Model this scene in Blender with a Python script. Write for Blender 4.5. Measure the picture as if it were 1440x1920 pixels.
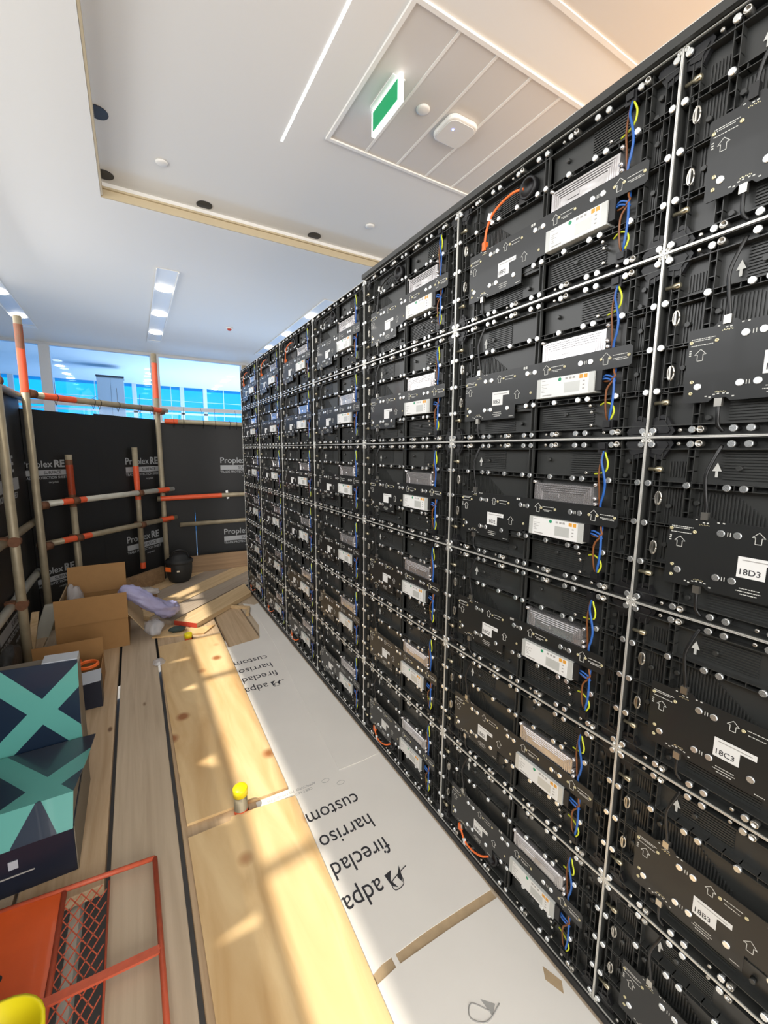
import bpy, bmesh, math, random
from mathutils import Vector, Matrix
from math import sin, cos, pi, radians
random.seed(7)
C = bpy.context.scene.collection
S = bpy.context.scene
for o in list(bpy.data.objects): bpy.data.objects.remove(o)

# ------------------------------------------------------------------ camera
cam = bpy.data.objects.new('camera', bpy.data.cameras.new('camera')); C.objects.link(cam)
r_ = Vector((0.86166234, -0.50741458, 0.00827344)); u_ = Vector((0.06535262, 0.12711574, 0.9897326)); f_ = Vector((0.50325644, 0.85227462, -0.14269172))
M = Matrix((r_, u_, -f_)).transposed().to_4x4(); M.translation = Vector((-0.8793, -0.4676, 1.3190)); cam.matrix_world = M
cam.data.sensor_width = 36; cam.data.lens = 790.56/1920*36; cam.data.clip_start = 0.02; cam.data.clip_end = 200
S.camera = cam
# ------------------------------------------------------------------ light
W = bpy.data.worlds.new('world'); S.world = W; W.use_nodes = True
bg = W.node_tree.nodes['Background']; bg.inputs[0].default_value = (0.97, 0.98, 1.0, 1); bg.inputs[1].default_value = 1.35
sun = bpy.data.objects.new('sun', bpy.data.lights.new('sun', 'SUN')); C.objects.link(sun)
sun.data.energy = 3.3; sun.data.angle = radians(1.2); sun.data.color = (1.0, 0.93, 0.80)
sd = Vector((1.0, 0.06, -1.86)).normalized(); sun.rotation_euler = sd.to_track_quat('-Z', 'Y').to_euler()
def area(name, loc, direc, sx, sy, power, col):
    l = bpy.data.objects.new(name, bpy.data.lights.new(name, 'AREA')); C.objects.link(l)
    l.data.shape = 'RECTANGLE'; l.data.size = sx; l.data.size_y = sy; l.data.energy = power; l.data.color = col
    l.location = loc; l.rotation_euler = Vector(direc).to_track_quat('-Z', 'Y').to_euler(); return l
area('daylight_left_windows', (-2.03, 1.0, 2.4), (1, 0, -0.8), 7.0, 1.0, 32, (1.0, 0.99, 0.97))
area('daylight_rear_windows', (0.0, -3.6, 1.8), (0, 1, -0.25), 5.0, 2.2, 110, (1.0, 0.96, 0.90))
area('far_room_fill', (1.9, 10.6, -0.6), (0, 0.1, 1), 4.4, 3.5, 290, (0.82, 0.89, 1.0))  # hidden fill lamp added to brighten the room beyond the glass
area('far_soffit_fill', (0.3, 6.4, -0.3), (0, 0.05, 1), 5.0, 2.6, 20, (1.0, 0.93, 0.84))  # unseen fill lamp added to take the blue off the far soffit
area('warm_lobby_light', (1.55, -0.2, 1.9), (0.0, 0.0, 1), 0.8, 2.4, 15, (1.0, 0.50, 0.12))
S.view_settings.view_transform = 'Standard'; S.view_settings.look = 'None'; S.view_settings.gamma = 1; S.view_settings.use_curve_mapping = False
S.view_settings.exposure = 0.64

# ------------------------------------------------------------------ materials
def mat(name, col, rough=0.5, metal=0.0, emis=None, es=0, coat=0.0, trans=0.0, alpha=1.0, spec=0.5, var=0.0, vscale=8, bump=0.0, bscale=60):
    m = bpy.data.materials.new(name); m.use_nodes = True; n = m.node_tree; b = n.nodes['Principled BSDF']
    b.inputs['Base Color'].default_value = (*col, 1); b.inputs['Roughness'].default_value = rough; b.inputs['Metallic'].default_value = metal
    b.inputs['Coat Weight'].default_value = coat; b.inputs['Transmission Weight'].default_value = trans; b.inputs['Alpha'].default_value = alpha
    b.inputs['Specular IOR Level'].default_value = spec
    if emis: b.inputs['Emission Color'].default_value = (*emis, 1); b.inputs['Emission Strength'].default_value = es
    tc = n.nodes.new('ShaderNodeTexCoord')
    nz = n.nodes.new('ShaderNodeTexNoise'); nz.inputs['Scale'].default_value = vscale; nz.inputs['Detail'].default_value = 5
    n.links.new(tc.outputs['Object'], nz.inputs['Vector'])
    mx = n.nodes.new('ShaderNodeMix'); mx.data_type = 'RGBA'
    mx.inputs[6].default_value = (*[c*(1-var) for c in col], 1); mx.inputs[7].default_value = (*[min(1, c*(1+var)) for c in col], 1)
    n.links.new(nz.outputs['Fac'], mx.inputs[0]); n.links.new(mx.outputs[2], b.inputs['Base Color'])
    if bump:
        n2 = n.nodes.new('ShaderNodeTexNoise'); n2.inputs['Scale'].default_value = bscale; n.links.new(tc.outputs['Object'], n2.inputs['Vector'])
        bp = n.nodes.new('ShaderNodeBump'); bp.inputs['Strength'].default_value = bump; bp.inputs['Distance'].default_value = 0.004
        n.links.new(n2.outputs['Fac'], bp.inputs['Height']); n.links.new(bp.outputs[0], b.inputs['Normal'])
    return m
def wood(name, light, dark, knot, gscale=(26, 1.1, 26), kscale=(5, 1.6, 5), kn=0.075, rough=0.6, off=0.0, rot=0.0):
    m = bpy.data.materials.new(name); m.use_nodes = True; n = m.node_tree; b = n.nodes['Principled BSDF']; L = n.links.new
    tc = n.nodes.new('ShaderNodeTexCoord')
    def mp(sc, o):
        q = n.nodes.new('ShaderNodeMapping'); q.inputs['Scale'].default_value = sc; q.inputs['Location'].default_value = (o, o*1.7, 0); q.inputs['Rotation'].default_value = (0, 0, rot)
        r0 = n.nodes.new('ShaderNodeVectorRotate'); L(tc.outputs['Object'], r0.inputs['Vector']); r0.inputs['Angle'].default_value = rot; r0.rotation_type = 'Z_AXIS'
        q.inputs['Rotation'].default_value = (0, 0, 0); L(r0.outputs[0], q.inputs['Vector']); return q
    a = mp(gscale, off); nz = n.nodes.new('ShaderNodeTexNoise'); nz.inputs['Scale'].default_value = 1; nz.inputs['Detail'].default_value = 7; nz.inputs['Distortion'].default_value = 0.9
    L(a.outputs[0], nz.inputs['Vector'])
    cr = n.nodes.new('ShaderNodeValToRGB'); cr.color_ramp.elements[0].position = 0.3; cr.color_ramp.elements[1].position = 0.68
    cr.color_ramp.elements[0].color = (*dark, 1); cr.color_ramp.elements[1].color = (*light, 1); L(nz.outputs['Fac'], cr.inputs[0])
    k = mp(kscale, off+3.3); v = n.nodes.new('ShaderNodeTexVoronoi'); v.inputs['Scale'].default_value = 1; L(k.outputs[0], v.inputs['Vector'])
    kr = n.nodes.new('ShaderNodeValToRGB'); e = kr.color_ramp.elements
    e[0].position = kn*0.55; e[0].color = (1, 1, 1, 1); e[1].position = kn*1.25; e[1].color = (0, 0, 0, 1); L(v.outputs['Distance'], kr.inputs[0])
    mx = n.nodes.new('ShaderNodeMix'); mx.data_type = 'RGBA'; L(kr.outputs[0], mx.inputs[0]); L(cr.outputs[0], mx.inputs[6]); mx.inputs[7].default_value = (*knot, 1)
    L(mx.outputs[2], b.inputs['Base Color']); b.inputs['Roughness'].default_value = rough
    bp = n.nodes.new('ShaderNodeBump'); bp.inputs['Strength'].default_value = 0.25; bp.inputs['Distance'].default_value = 0.002; L(nz.outputs['Fac'], bp.inputs['Height']); L(bp.outputs[0], b.inputs['Normal'])
    return m
def glass(name, col, rough=0.02, mixg=0.12):
    m = bpy.data.materials.new(name); m.use_nodes = True; n = m.node_tree; n.nodes.remove(n.nodes['Principled BSDF'])
    t = n.nodes.new('ShaderNodeBsdfTransparent'); t.inputs[0].default_value = (*col, 1); g = n.nodes.new('ShaderNodeBsdfGlossy'); g.inputs['Roughness'].default_value = rough
    fr = n.nodes.new('ShaderNodeFresnel'); fr.inputs[0].default_value = 1.2+mixg; x = n.nodes.new('ShaderNodeMixShader')
    n.links.new(fr.outputs[0], x.inputs[0]); n.links.new(t.outputs[0], x.inputs[1]); n.links.new(g.outputs[0], x.inputs[2]); n.links.new(x.outputs[0], n.nodes['Material Output'].inputs[0]); return m
def xlid(name, axis, A, B):      # navy lid printed with a teal X; A, B = (slope, offset, half width)
    m = mat(name, (0.008, 0.02, 0.045), 0.32, coat=0.3); n = m.node_tree; b = n.nodes['Principled BSDF']; L = n.links.new
    tc = n.nodes.new('ShaderNodeTexCoord'); sp = n.nodes.new('ShaderNodeSeparateXYZ'); L(tc.outputs['Object'], sp.inputs[0]); outs = []
    for (sl, c, w) in (A, B):
        m1 = n.nodes.new('ShaderNodeMath'); m1.operation = 'MULTIPLY_ADD'; L(sp.outputs[0], m1.inputs[0]); m1.inputs[1].default_value = sl; L(sp.outputs[axis], m1.inputs[2])
        m2 = n.nodes.new('ShaderNodeMath'); m2.operation = 'SUBTRACT'; L(m1.outputs[0], m2.inputs[0]); m2.inputs[1].default_value = c
        m3 = n.nodes.new('ShaderNodeMath'); m3.operation = 'ABSOLUTE'; L(m2.outputs[0], m3.inputs[0])
        m4 = n.nodes.new('ShaderNodeMath'); m4.operation = 'LESS_THAN'; L(m3.outputs[0], m4.inputs[0]); m4.inputs[1].default_value = w; outs.append(m4)
    mm = n.nodes.new('ShaderNodeMath'); mm.operation = 'MAXIMUM'; L(outs[0].outputs[0], mm.inputs[0]); L(outs[1].outputs[0], mm.inputs[1])
    mx = n.nodes.new('ShaderNodeMix'); mx.data_type = 'RGBA'; L(mm.outputs[0], mx.inputs[0]); mx.inputs[6].default_value = (0.008, 0.02, 0.045, 1); mx.inputs[7].default_value = (0.11, 0.38, 0.34, 1)
    L(mx.outputs[2], b.inputs['Base Color']); return m

K = dict(
 plastic=mat('cast_black', (0.032, 0.033, 0.031), 0.42, var=0.12, vscale=30, coat=0.15),
 pcb=mat('matt_black_board', (0.014, 0.015, 0.015), 0.40, coat=0.08),
 black=mat('black_plastic', (0.008, 0.008, 0.009), 0.45),
 rim=mat('rim_aluminium', (0.80, 0.79, 0.74), 0.38, 0.55),
 magnet=mat('zinc_disc', (0.88, 0.91, 0.92), 0.26, 0.88),
 steel=mat('steel', (0.60, 0.58, 0.53), 0.3, 0.95),
 brass=mat('brass_pin', (0.62, 0.56, 0.40), 0.3, 0.9),
 film=mat('silver_film_cover', (0.62, 0.60, 0.60), 0.22, 0.75, coat=0.6, bump=0.3, bscale=28),
 psu=mat('pale_case', (0.56, 0.57, 0.54), 0.30, 0.1, coat=0.4),
 white=mat('white_label', (0.80, 0.80, 0.78), 0.45), greyp=mat('grey_print', (0.38, 0.37, 0.35), 0.5), ink=mat('black_ink', (0.03, 0.03, 0.035), 0.5),
 silk=mat('white_silkscreen', (0.62, 0.62, 0.58), 0.5), gold=mat('gold_pad', (0.75, 0.68, 0.42), 0.3, 0.6),
 orangesq=mat('orange_square', (0.75, 0.36, 0.05), 0.5), green=mat('green_dot', (0.02, 0.30, 0.14), 0.5),
 brown=mat('brown_wire', (0.22, 0.075, 0.02), 0.4), blue=mat('blue_wire', (0.02, 0.11, 0.40), 0.35), earth=mat('yellow_green_wire', (0.62, 0.68, 0.03), 0.4),
 orange=mat('orange_cable', (0.90, 0.17, 0.03), 0.4), cable=mat('black_cable', (0.012, 0.012, 0.012), 0.35),
 tube=mat('galvanised_tube', (0.33, 0.28, 0.19), 0.5, 0.3, var=0.35, vscale=14, bump=0.15), tubew=mat('whitish_tube', (0.55, 0.54, 0.47), 0.5, 0.2, var=0.2, vscale=14),
 rust=mat('rusty_steel', (0.16, 0.07, 0.035), 0.7, 0.3, var=0.4, vscale=60, bump=0.3), paint=mat('orange_red_paint', (0.75, 0.10, 0.03), 0.45, var=0.12, vscale=30),
 hoard=mat('black_corrugated_sheet', (0.011, 0.011, 0.011), 0.5, var=0.15, vscale=3, spec=0.3), print=mat('grey_sheet_print', (0.30, 0.31, 0.32), 0.5),
 ceil=mat('ceiling_paint', (0.80, 0.79, 0.76), 0.7), lip=mat('ceiling_edge_paint', (0.52, 0.43, 0.28), 0.6), tile=mat('ceiling_tile', (0.66, 0.635, 0.60), 0.55), seam=mat('tile_seam', (0.86, 0.85, 0.81), 0.5),
 frame=mat('window_frame', (0.62, 0.62, 0.62), 0.4), lamp=mat('lamp_glow', (1, 1, 1), 0.5, emis=(1, 0.95, 0.86), es=14), slot=mat('emissive_line', (1, 1, 1), 0.5, emis=(0.95, 1, 1), es=1.6), hole=mat('dark_downlight', (0.01, 0.01, 0.012), 0.4),
 trough=mat('trough_white', (0.72, 0.71, 0.68), 0.4), signg=mat('sign_green', (0.0, 0.22, 0.08), 0.4, emis=(0.0, 0.30, 0.10), es=0.35), signw=mat('sign_edge', (0.9, 0.9, 0.9), 0.4, emis=(0.95, 1, 1), es=1.0),
 led=mat('blue_led', (0.1, 0.1, 1), 0.4, emis=(0.1, 0.15, 1), es=14), sheet=mat('off_white_sheet', (0.80, 0.765, 0.71), 0.42, var=0.07, vscale=4, coat=0.12, bump=0.1, bscale=9),
 card=mat('kraft_cardboard', (0.33, 0.175, 0.06), 0.75, var=0.1, vscale=20), cardin=mat('pale_cardboard', (0.42, 0.30, 0.17), 0.75), foam=mat('clear_plastic_film', (0.75, 0.74, 0.76), 0.18, alpha=0.45, coat=0.5, bump=0.8, bscale=40),
 purple=mat('lavender_foam', (0.36, 0.35, 0.56), 0.4, var=0.15, vscale=25, bump=0.5, bscale=30), navy=mat('navy_box', (0.008, 0.012, 0.025), 0.4), boxin=mat('box_side', (0.17, 0.145, 0.11), 0.6), greyw=mat('grey_white_board', (0.42, 0.45, 0.50), 0.5),
 yellow=mat('yellow_plastic', (0.88, 0.74, 0.01), 0.35), mesh=mat('red_oxide_mesh', (0.55, 0.10, 0.045), 0.5, var=0.25, vscale=50), osheet=mat('orange_panel', (0.72, 0.10, 0.012), 0.4, var=0.12, vscale=12, coat=0.15),
 bag=mat('black_bag', (0.012, 0.012, 0.012), 0.6, bump=0.6, bscale=40), glove=mat('glove', (0.03, 0.05, 0.045), 0.7), redend=mat('red_board_end', (0.55, 0.06, 0.03), 0.6), concrete=mat('floor_grey', (0.25, 0.24, 0.23), 0.8, var=0.1),
 wallp=mat('white_wall', (0.72, 0.72, 0.70), 0.7), rawedge=mat('torn_brown', (0.44, 0.32, 0.19), 0.7, var=0.2, vscale=40), tie=mat('cable_tie_black', (0.01, 0.01, 0.01), 0.4))
K['ply'] = wood('plywood', (0.76, 0.55, 0.29), (0.56, 0.34, 0.14), (0.34, 0.13, 0.04), (9, 1.5, 9), (4.9, 4.3, 3), 0.15, 0.5)
K['brd1'] = wood('scaffold_board_tan', (0.60, 0.44, 0.28), (0.44, 0.30, 0.17), (0.16, 0.085, 0.04), (34, 1.5, 34), (5, 2.2, 5), 0.05, 0.6)
K['brd2'] = wood('scaffold_board_grey', (0.56, 0.45, 0.325), (0.44, 0.34, 0.235), (0.18, 0.11, 0.06), (30, 1.3, 30), (5, 2.0, 5), 0.045, 0.65, off=4.1)
K['brdd1'] = wood('new_board', (0.68, 0.50, 0.29), (0.54, 0.37, 0.19), (0.2, 0.1, 0.05), (34, 1.5, 34), (5, 2, 5), 0.05, 0.6, off=7.7, rot=radians(45))
K['brdd2'] = wood('weathered_board', (0.40, 0.325, 0.25), (0.32, 0.25, 0.185), (0.14, 0.1, 0.07), (30, 1.3, 30), (5, 2.0, 5), 0.045, 0.65, off=1.1, rot=radians(45))
K['toe'] = wood('toe_board_wood', (0.30, 0.19, 0.10), (0.20, 0.12, 0.06), (0.07, 0.035, 0.02), (1.5, 30, 30), (2, 5, 5), 0.06, 0.6)
K['pane'] = glass('pale_blue_glass', (0.72, 0.86, 1.0)); K['cyan'] = glass('cyan_glass', (0.10, 0.66, 0.98), 0.05)
K['lidA'] = xlid('lid_print_flat', 1, (1.6, -0.745, 0.068), (-1.2, 2.645, 0.066)); K['lidB'] = xlid('lid_print_upright', 2, (1.28, -1.307, 0.057), (-1.0, 1.548, 0.05))

# ------------------------------------------------------------------ mesh helpers
class MB:
    def __init__(s): s.v = []; s.f = []; s.m = []; s.s = []
    def face(s, idx, m=0, sm=False): s.f.append(idx); s.m.append(m); s.s.append(sm)
    def box(s, x0, x1, y0, y1, z0, z1, m=0):
        b = len(s.v); s.v += [(x, y, z) for x in (x0, x1) for y in (y0, y1) for z in (z0, z1)]
        for q in ((0, 1, 3, 2), (4, 6, 7, 5), (0, 4, 5, 1), (2, 3, 7, 6), (0, 2, 6, 4), (1, 5, 7, 3)): s.face([b+i for i in q], m)
        return s
    def obox(s, c, ax, ay, az, m=0):   # oriented box: centre and three half-axis vectors
        c = Vector(c); b = len(s.v); s.v += [tuple(c+Vector(ax)*i+Vector(ay)*j+Vector(az)*k) for i in (-1, 1) for j in (-1, 1) for k in (-1, 1)]
        for q in ((0, 1, 3, 2), (4, 6, 7, 5), (0, 4, 5, 1), (2, 3, 7, 6), (0, 2, 6, 4), (1, 5, 7, 3)): s.face([b+i for i in q], m)
        return s
    def ring(s, c, d, r, n, up=None):
        d = Vector(d).normalized(); a = d.cross(Vector((0, 0, 1)) if abs(d.z) < .9 else Vector((1, 0, 0))).normalized() if up is None else up; e = d.cross(a)
        b = len(s.v); s.v += [tuple(Vector(c)+a*(r*cos(2*pi*i/n))+e*(r*sin(2*pi*i/n))) for i in range(n)]; return b
    def lathe(s, c, d, prof, n=12, m=0, cap=True, sm=True):   # prof: (distance along d, radius)
        d = Vector(d).normalized(); rs = [s.ring(Vector(c)+d*h, d, max(r, 1e-5), n) for h, r in prof]
        for a, b in zip(rs, rs[1:]):
            for i in range(n): s.face([a+i, a+(i+1) % n, b+(i+1) % n, b+i], m, sm)
        if cap: s.face([rs[0]+i for i in reversed(range(n))], m); s.face([rs[-1]+i for i in range(n)], m)
        return s
    def cyl(s, p0, p1, r, n=12, m=0, cap=True):
        p0 = Vector(p0); p1 = Vector(p1); return s.lathe(p0, p1-p0, [(0, r), ((p1-p0).length, r)], n, m, cap)
    def tube(s, pts, r, n=8, m=0, sub=4):
        P = [Vector(p) for p in pts]; Q = []
        for i in range(len(P)-1):
            p0 = P[max(i-1, 0)]; p1 = P[i]; p2 = P[i+1]; p3 = P[min(i+2, len(P)-1)]
            for k in range(sub):
                t = k/sub; Q.append(0.5*((2*p1)+(p2-p0)*t+(2*p0-5*p1+4*p2-p3)*t*t+(3*p1-p0-3*p2+p3)*t**3))
        Q.append(P[-1]); rs = []; up = None
        for i, q in enumerate(Q):
            d = (Q[min(i+1, len(Q)-1)]-Q[max(i-1, 0)]).normalized()
            if up is None: up = d.cross(Vector((0.3, 0.5, 1))).normalized()
            up = (up-d*up.dot(d)).normalized(); rs.append(s.ring(q, d, r, n, up))
        for a, b in zip(rs, rs[1:]):
            for i in range(n): s.face([a+i, a+(i+1) % n, b+(i+1) % n, b+i], m, True)
        s.face([rs[0]+i for i in reversed(range(n))], m); s.face([rs[-1]+i for i in range(n)], m); return s
    def prism(s, poly, a0, a1, axis=1, m=0, mside=None):   # polygon extruded along an axis
        def P(p, a): return {1: (p[0], a, p[1]), 2: (p[0], p[1], a), 0: (a, p[0], p[1])}[axis]
        n = len(poly); b = len(s.v); s.v += [P(p, a0) for p in poly]+[P(p, a1) for p in poly]
        s.face([b+i for i in range(n)], m); s.face([b+n+i for i in reversed(range(n))], m)
        for i in range(n): s.face([b+i, b+n+i, b+n+(i+1) % n, b+(i+1) % n], m if mside is None else mside)
        return s
    def quad(s, a, b, c, d, m=0):
        i = len(s.v); s.v += [tuple(a), tuple(b), tuple(c), tuple(d)]; s.face([i, i+1, i+2, i+3], m); return s
    def build(s, name, mats, parent=None, off=None, bevel=0):
        me = bpy.data.meshes.new(name); me.from_pydata(s.v, [], s.f); me.update()
        for mm in (mats if isinstance(mats, (list, tuple)) else [mats]): me.materials.append(mm)
        for p, i, q in zip(me.polygons, s.m, s.s): p.material_index = i; p.use_smooth = q
        bm = bmesh.new(); bm.from_mesh(me); bmesh.ops.recalc_face_normals(bm, faces=bm.faces[:]); bm.to_mesh(me); bm.free()
        o = bpy.data.objects.new(name, me); C.objects.link(o)
        if parent: o.parent = parent
        if off is not None: o.location = off
        if bevel:
            b = o.modifiers.new('bevel', 'BEVEL'); b.width = bevel; b.segments = 2; b.limit_method = 'ANGLE'
        return o
def tag(o, label, cat, group=None):
    o['label'] = label; o['category'] = cat
    if group: o['group'] = group
    return o
def struct(o): o['kind'] = 'structure'; return o
def thing(name, label, cat, loc=(0, 0, 0), rz=0, group=None):
    o = bpy.data.objects.new(name, None); C.objects.link(o); o.location = loc; o.rotation_euler = (0, 0, rz); o.empty_display_size = 0.05
    return tag(o, label, cat, group)
def neg(l): return (-l[0], -l[1], -l[2])
def text(name, s, size, m, loc, rot, parent=None, extrude=0.0003, bold=0.0, align='LEFT', sx=1.0, maxw=None):
    cu = bpy.data.curves.new(name, 'FONT'); cu.body = s; cu.size = size; cu.extrude = extrude; cu.offset = bold; cu.align_x = align; cu.resolution_u = 3
    t = bpy.data.objects.new(name+'_c', cu); C.objects.link(t); bpy.context.view_layer.update()
    me = bpy.data.meshes.new_from_object(t.evaluated_get(bpy.context.evaluated_depsgraph_get())); bpy.data.objects.remove(t); bpy.data.curves.remove(cu)
    if sx != 1.0:
        for v in me.vertices: v.co.x *= sx
    me.materials.clear(); me.materials.append(m)
    o = bpy.data.objects.new(name, me); C.objects.link(o); o.location = loc; o.rotation_euler = rot
    if parent: o.parent = parent
    return o

# ------------------------------------------------------------------ room shell
struct(MB().box(-8, 8, -6, 15, -1.06, -1.0).build('floor', K['concrete']))
EX, EY, ZL, ZH = -0.955, 3.20, 3.0, 3.1
b = MB()
b.box(-2.05, EX, -5, 5.6, ZL, ZL+.25); b.box(-4.2, EX, 5.6, 13.2, ZL, ZL+.25); b.box(EX, 4.6, EY, 13.2, ZL, ZL+.3)      # lower soffit, left and far
struct(b.build('ceiling', K['ceil']))
b = MB(); b.box(EX, 4.6, -5, EY, ZH, ZH+.2); struct(b.build('ceiling', K['ceil']))
b = MB(); b.box(EX+.001, 4.6, EY-.012, EY-.001, ZL+.001, ZL+.05); b.box(EX+.001, 4.6, EY-.03, EY-.001, ZL+.05, ZL+.062); b.box(EX+.001, EX+.012, -5, EY-.03, ZL+.001, ZL+.06)
struct(b.build('trim_1', K['lip']))
# tiled panels let into the raised ceiling
def tilepanel(x0, x1, y0, y1, seams, n):
    b = MB(); b.box(x0, x1, y0, y1, ZH-.004, ZH+.01, 0)
    for (a, c, d, e) in ((x0-.02, x1+.02, y0-.02, y0), (x0-.02, x1+.02, y1, y1+.02), (x0-.02, x0, y0, y1), (x1, x1+.02, y0, y1)): b.box(a, c, d, e, ZH-.012, ZH+.01, 1)
    for sx in seams: b.box(sx-.007, sx+.007, y0, y1, ZH-.007, ZH-.003, 1)
    struct(b.build('trim_%d' % n, [K['tile'], K['seam']]))
tilepanel(.21, 1.245, 1.155, 2.02, (.44, .66, .88, 1.10), 2)
tilepanel(-.9+.65, 1.245, -.6, .86, (.2, .70), 3)
tilepanel(1.55, 2.6, -.6, 2.0, (1.9, 2.25), 4)
# far glazing
struct(MB().box(-2.9, 4.6, 8.33, 8.42, 2.955, 3.0).build('window_1', K['frame']))
b = MB()
for x in (-2.0, -.45, 1.11, 2.66): b.box(x-.07, x+.07, 8.31, 8.45, -1, 2.96)
b.box(-2.9, 4.6, 8.34, 8.42, 2.03, 2.10); b.box(-2.9, 4.6, 8.36, 8.42, -1, -.7)
struct(b.build('window_2', K['frame'])); struct(MB().box(-2.9, 4.6, 8.25, 8.45, 1.70, 1.83).build('trim_5', K['wallp']))
struct(MB().box(-2.9, 4.6, 8.38, 8.386, -.7, 2.96).build('window_3', K['pane']))
struct(MB().box(-4.2, 4.6, 12.6, 12.61, -1, 3.0).build('window_4', K['cyan']))
b = MB()
for x in (-3.2, -.75, .37, .95, 2.2): b.box(x-.05, x+.05, 12.5, 12.59, -1, 3.0)
for x in (-2.4, -1.6, .1, 1.45): b.box(x-.008, x+.008, 12.55, 12.59, -1, 3.0)
b.box(-4.2, 4.6, 12.5, 12.59, 2.26, 2.31); b.box(-4.2, 4.6, 12.54, 12.58, 2.62, 2.63)
struct(b.build('window_5', K['frame']))
# side walls; unseen left facade added, its head set to shape the sun stripe
struct(MB().box(4.55, 4.6, -5, 13.2, -1, 3.3).build('wall_right', K['wallp']))
struct(MB().box(-4.25, -4.2, 5.6, 13.2, -1, 3.3).build('wall_left', K['wallp']))
struct(MB().box(-4.2, -2.05, 5.55, 5.6, -1, 3.0).build('wall_left', K['wallp']))
b = MB()
for y in (-5, -3.4, -1.8, .62, 1.95, 5.5): b.box(-2.11, -2.05, y, y+.05, -1, 3.0)
b.box(-2.11, -2.05, -5, 5.6, -1, .3)
struct(b.build('window_6', K['frame']))
# pale storage cupboard beyond the glass
cb = thing('cupboard', 'pale grey double-door cupboard standing beyond the window glass', 'cupboard', (-1.19, 10.2, -1.0)); f = neg(cb.location)
MB().box(-1.42, -.955, 10.0, 10.4, -1.0, 2.76).build('body', K['frame'], cb, f)
MB().box(-1.415, -1.192, 9.98, 10.0, -.95, 2.74).build('door', K['frame'], cb, f); MB().box(-1.184, -.96, 9.98, 10.0, -.95, 2.74).build('door', K['frame'], cb, f); MB().box(-1.43, -.945, 9.97, 10.4, 2.76, 2.79).build('top', K['hole'], cb, f)

# ------------------------------------------------------------------ ceiling things
def trough(x, y0, y1, lights, label, lab2):
    t = thing('light_trough', label, 'light fitting', (x, (y0+y1)/2, ZL), 0, 'recessed light troughs in the white ceiling'); f = neg(t.location)
    b = MB(); b.box(x-.095, x+.095, y0, y1, ZL-.006, ZL-.0005); b.build('channel', K['trough'], t, f)
    b = MB(); b.box(x-.098, x-.09, y0, y1, ZL-.018, ZL-.006); b.box(x+.09, x+.098, y0, y1, ZL-.018, ZL-.006); b.box(x-.09, x+.09, y1-.13, y1, ZL-.012, ZL-.006); b.build('rim', K['seam'], t, f)
    for y in lights:
        MB().lathe((x, y, ZL-.012), (0, 0, -1), [(0, .075), (.006, .075)], 20).build('lamp', K['lamp'], t, f)
trough(-.485, 4.25, 7.4, (4.79, 5.76, 6.74), 'white recessed trough with three lit downlights in the middle of the ceiling', '')
trough(-2.02, 4.3, 7.4, (4.85, 5.82, 6.79), 'white light trough at the left edge behind the orange-banded pole', '')
trough(1.17, 4.2, 7.4, (4.84, 5.82, 6.76), 'light trough whose bright lamps peep over the top of the screen wall', '')
k = 0
for x, nm in ((-2.06, 'left'), (-.44, 'middle'), (1.19, 'right')):
    for y, nn in ((10.65, 'nearest'), (11.7, 'second'), (12.4, 'furthest')):
        b = MB().lathe((x, y, ZL-.001), (0, 0, -1), [(0, .075), (.01, .075)], 18)
        tag(b.build('downlight', K['lamp']), 'small round lit downlight beyond the glass, %s of the %s row' % (nn, nm), 'light', 'downlights beyond the glass')
for x, y, lab in ((-.930, 2.50, 'unlit black downlight nearest the camera at the left ceiling step'), (-.925, 3.10, 'unlit black downlight tucked in the corner of the ceiling step'), (-.31, 3.13, 'half-hidden black downlight left of centre along the far ceiling step'), (.545, 3.13, 'black downlight on the far ceiling step just above the screen wall')):
    o = bpy.data.objects; b = MB()
    n = 20; r = .055; pts = [(max(x+r*cos(2*pi*i/n), EX+.013), min(y+r*sin(2*pi*i/n), EY-.031)) for i in range(n)]
    b.prism(pts, ZH-.004, ZH-.0005, 2); tag(b.build('downlight', K['hole']), lab, 'light', 'unlit downlights along the ceiling step')
for x, y, z, lab in ((-.607, 2.77, ZH, 'small round white ceiling sensor nearer the left ceiling step'), (.868, 2.75, ZH, 'small round white ceiling sensor above the middle of the screen wall'), (.547, 1.58, ZH-.004, 'small white dome on the tiled ceiling panel beside the green sign')):
    tag(MB().lathe((x, y, z-.0005), (0, 0, -1), [(0, .036), (.006, .036), (.011, .025), (.012, .0)], 20).build('ceiling_sensor', K['ceil']), lab, 'sensor', 'round ceiling sensors')
d = thing('smoke_detector', 'tiny reddish detector on the far white ceiling right of the light trough', 'detector', (.388, 5.957, ZL)); f = neg(d.location)
MB().lathe((.388, 5.957, ZL-.0005), (0, 0, -1), [(0, .05), (.015, .045)], 16).build('base', K['seam'], d, f); MB().lathe((.388, 5.957, ZL-.0155), (0, 0, -1), [(0, .03), (.02, .02)], 14).build('head', K['redend'], d, f)
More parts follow.
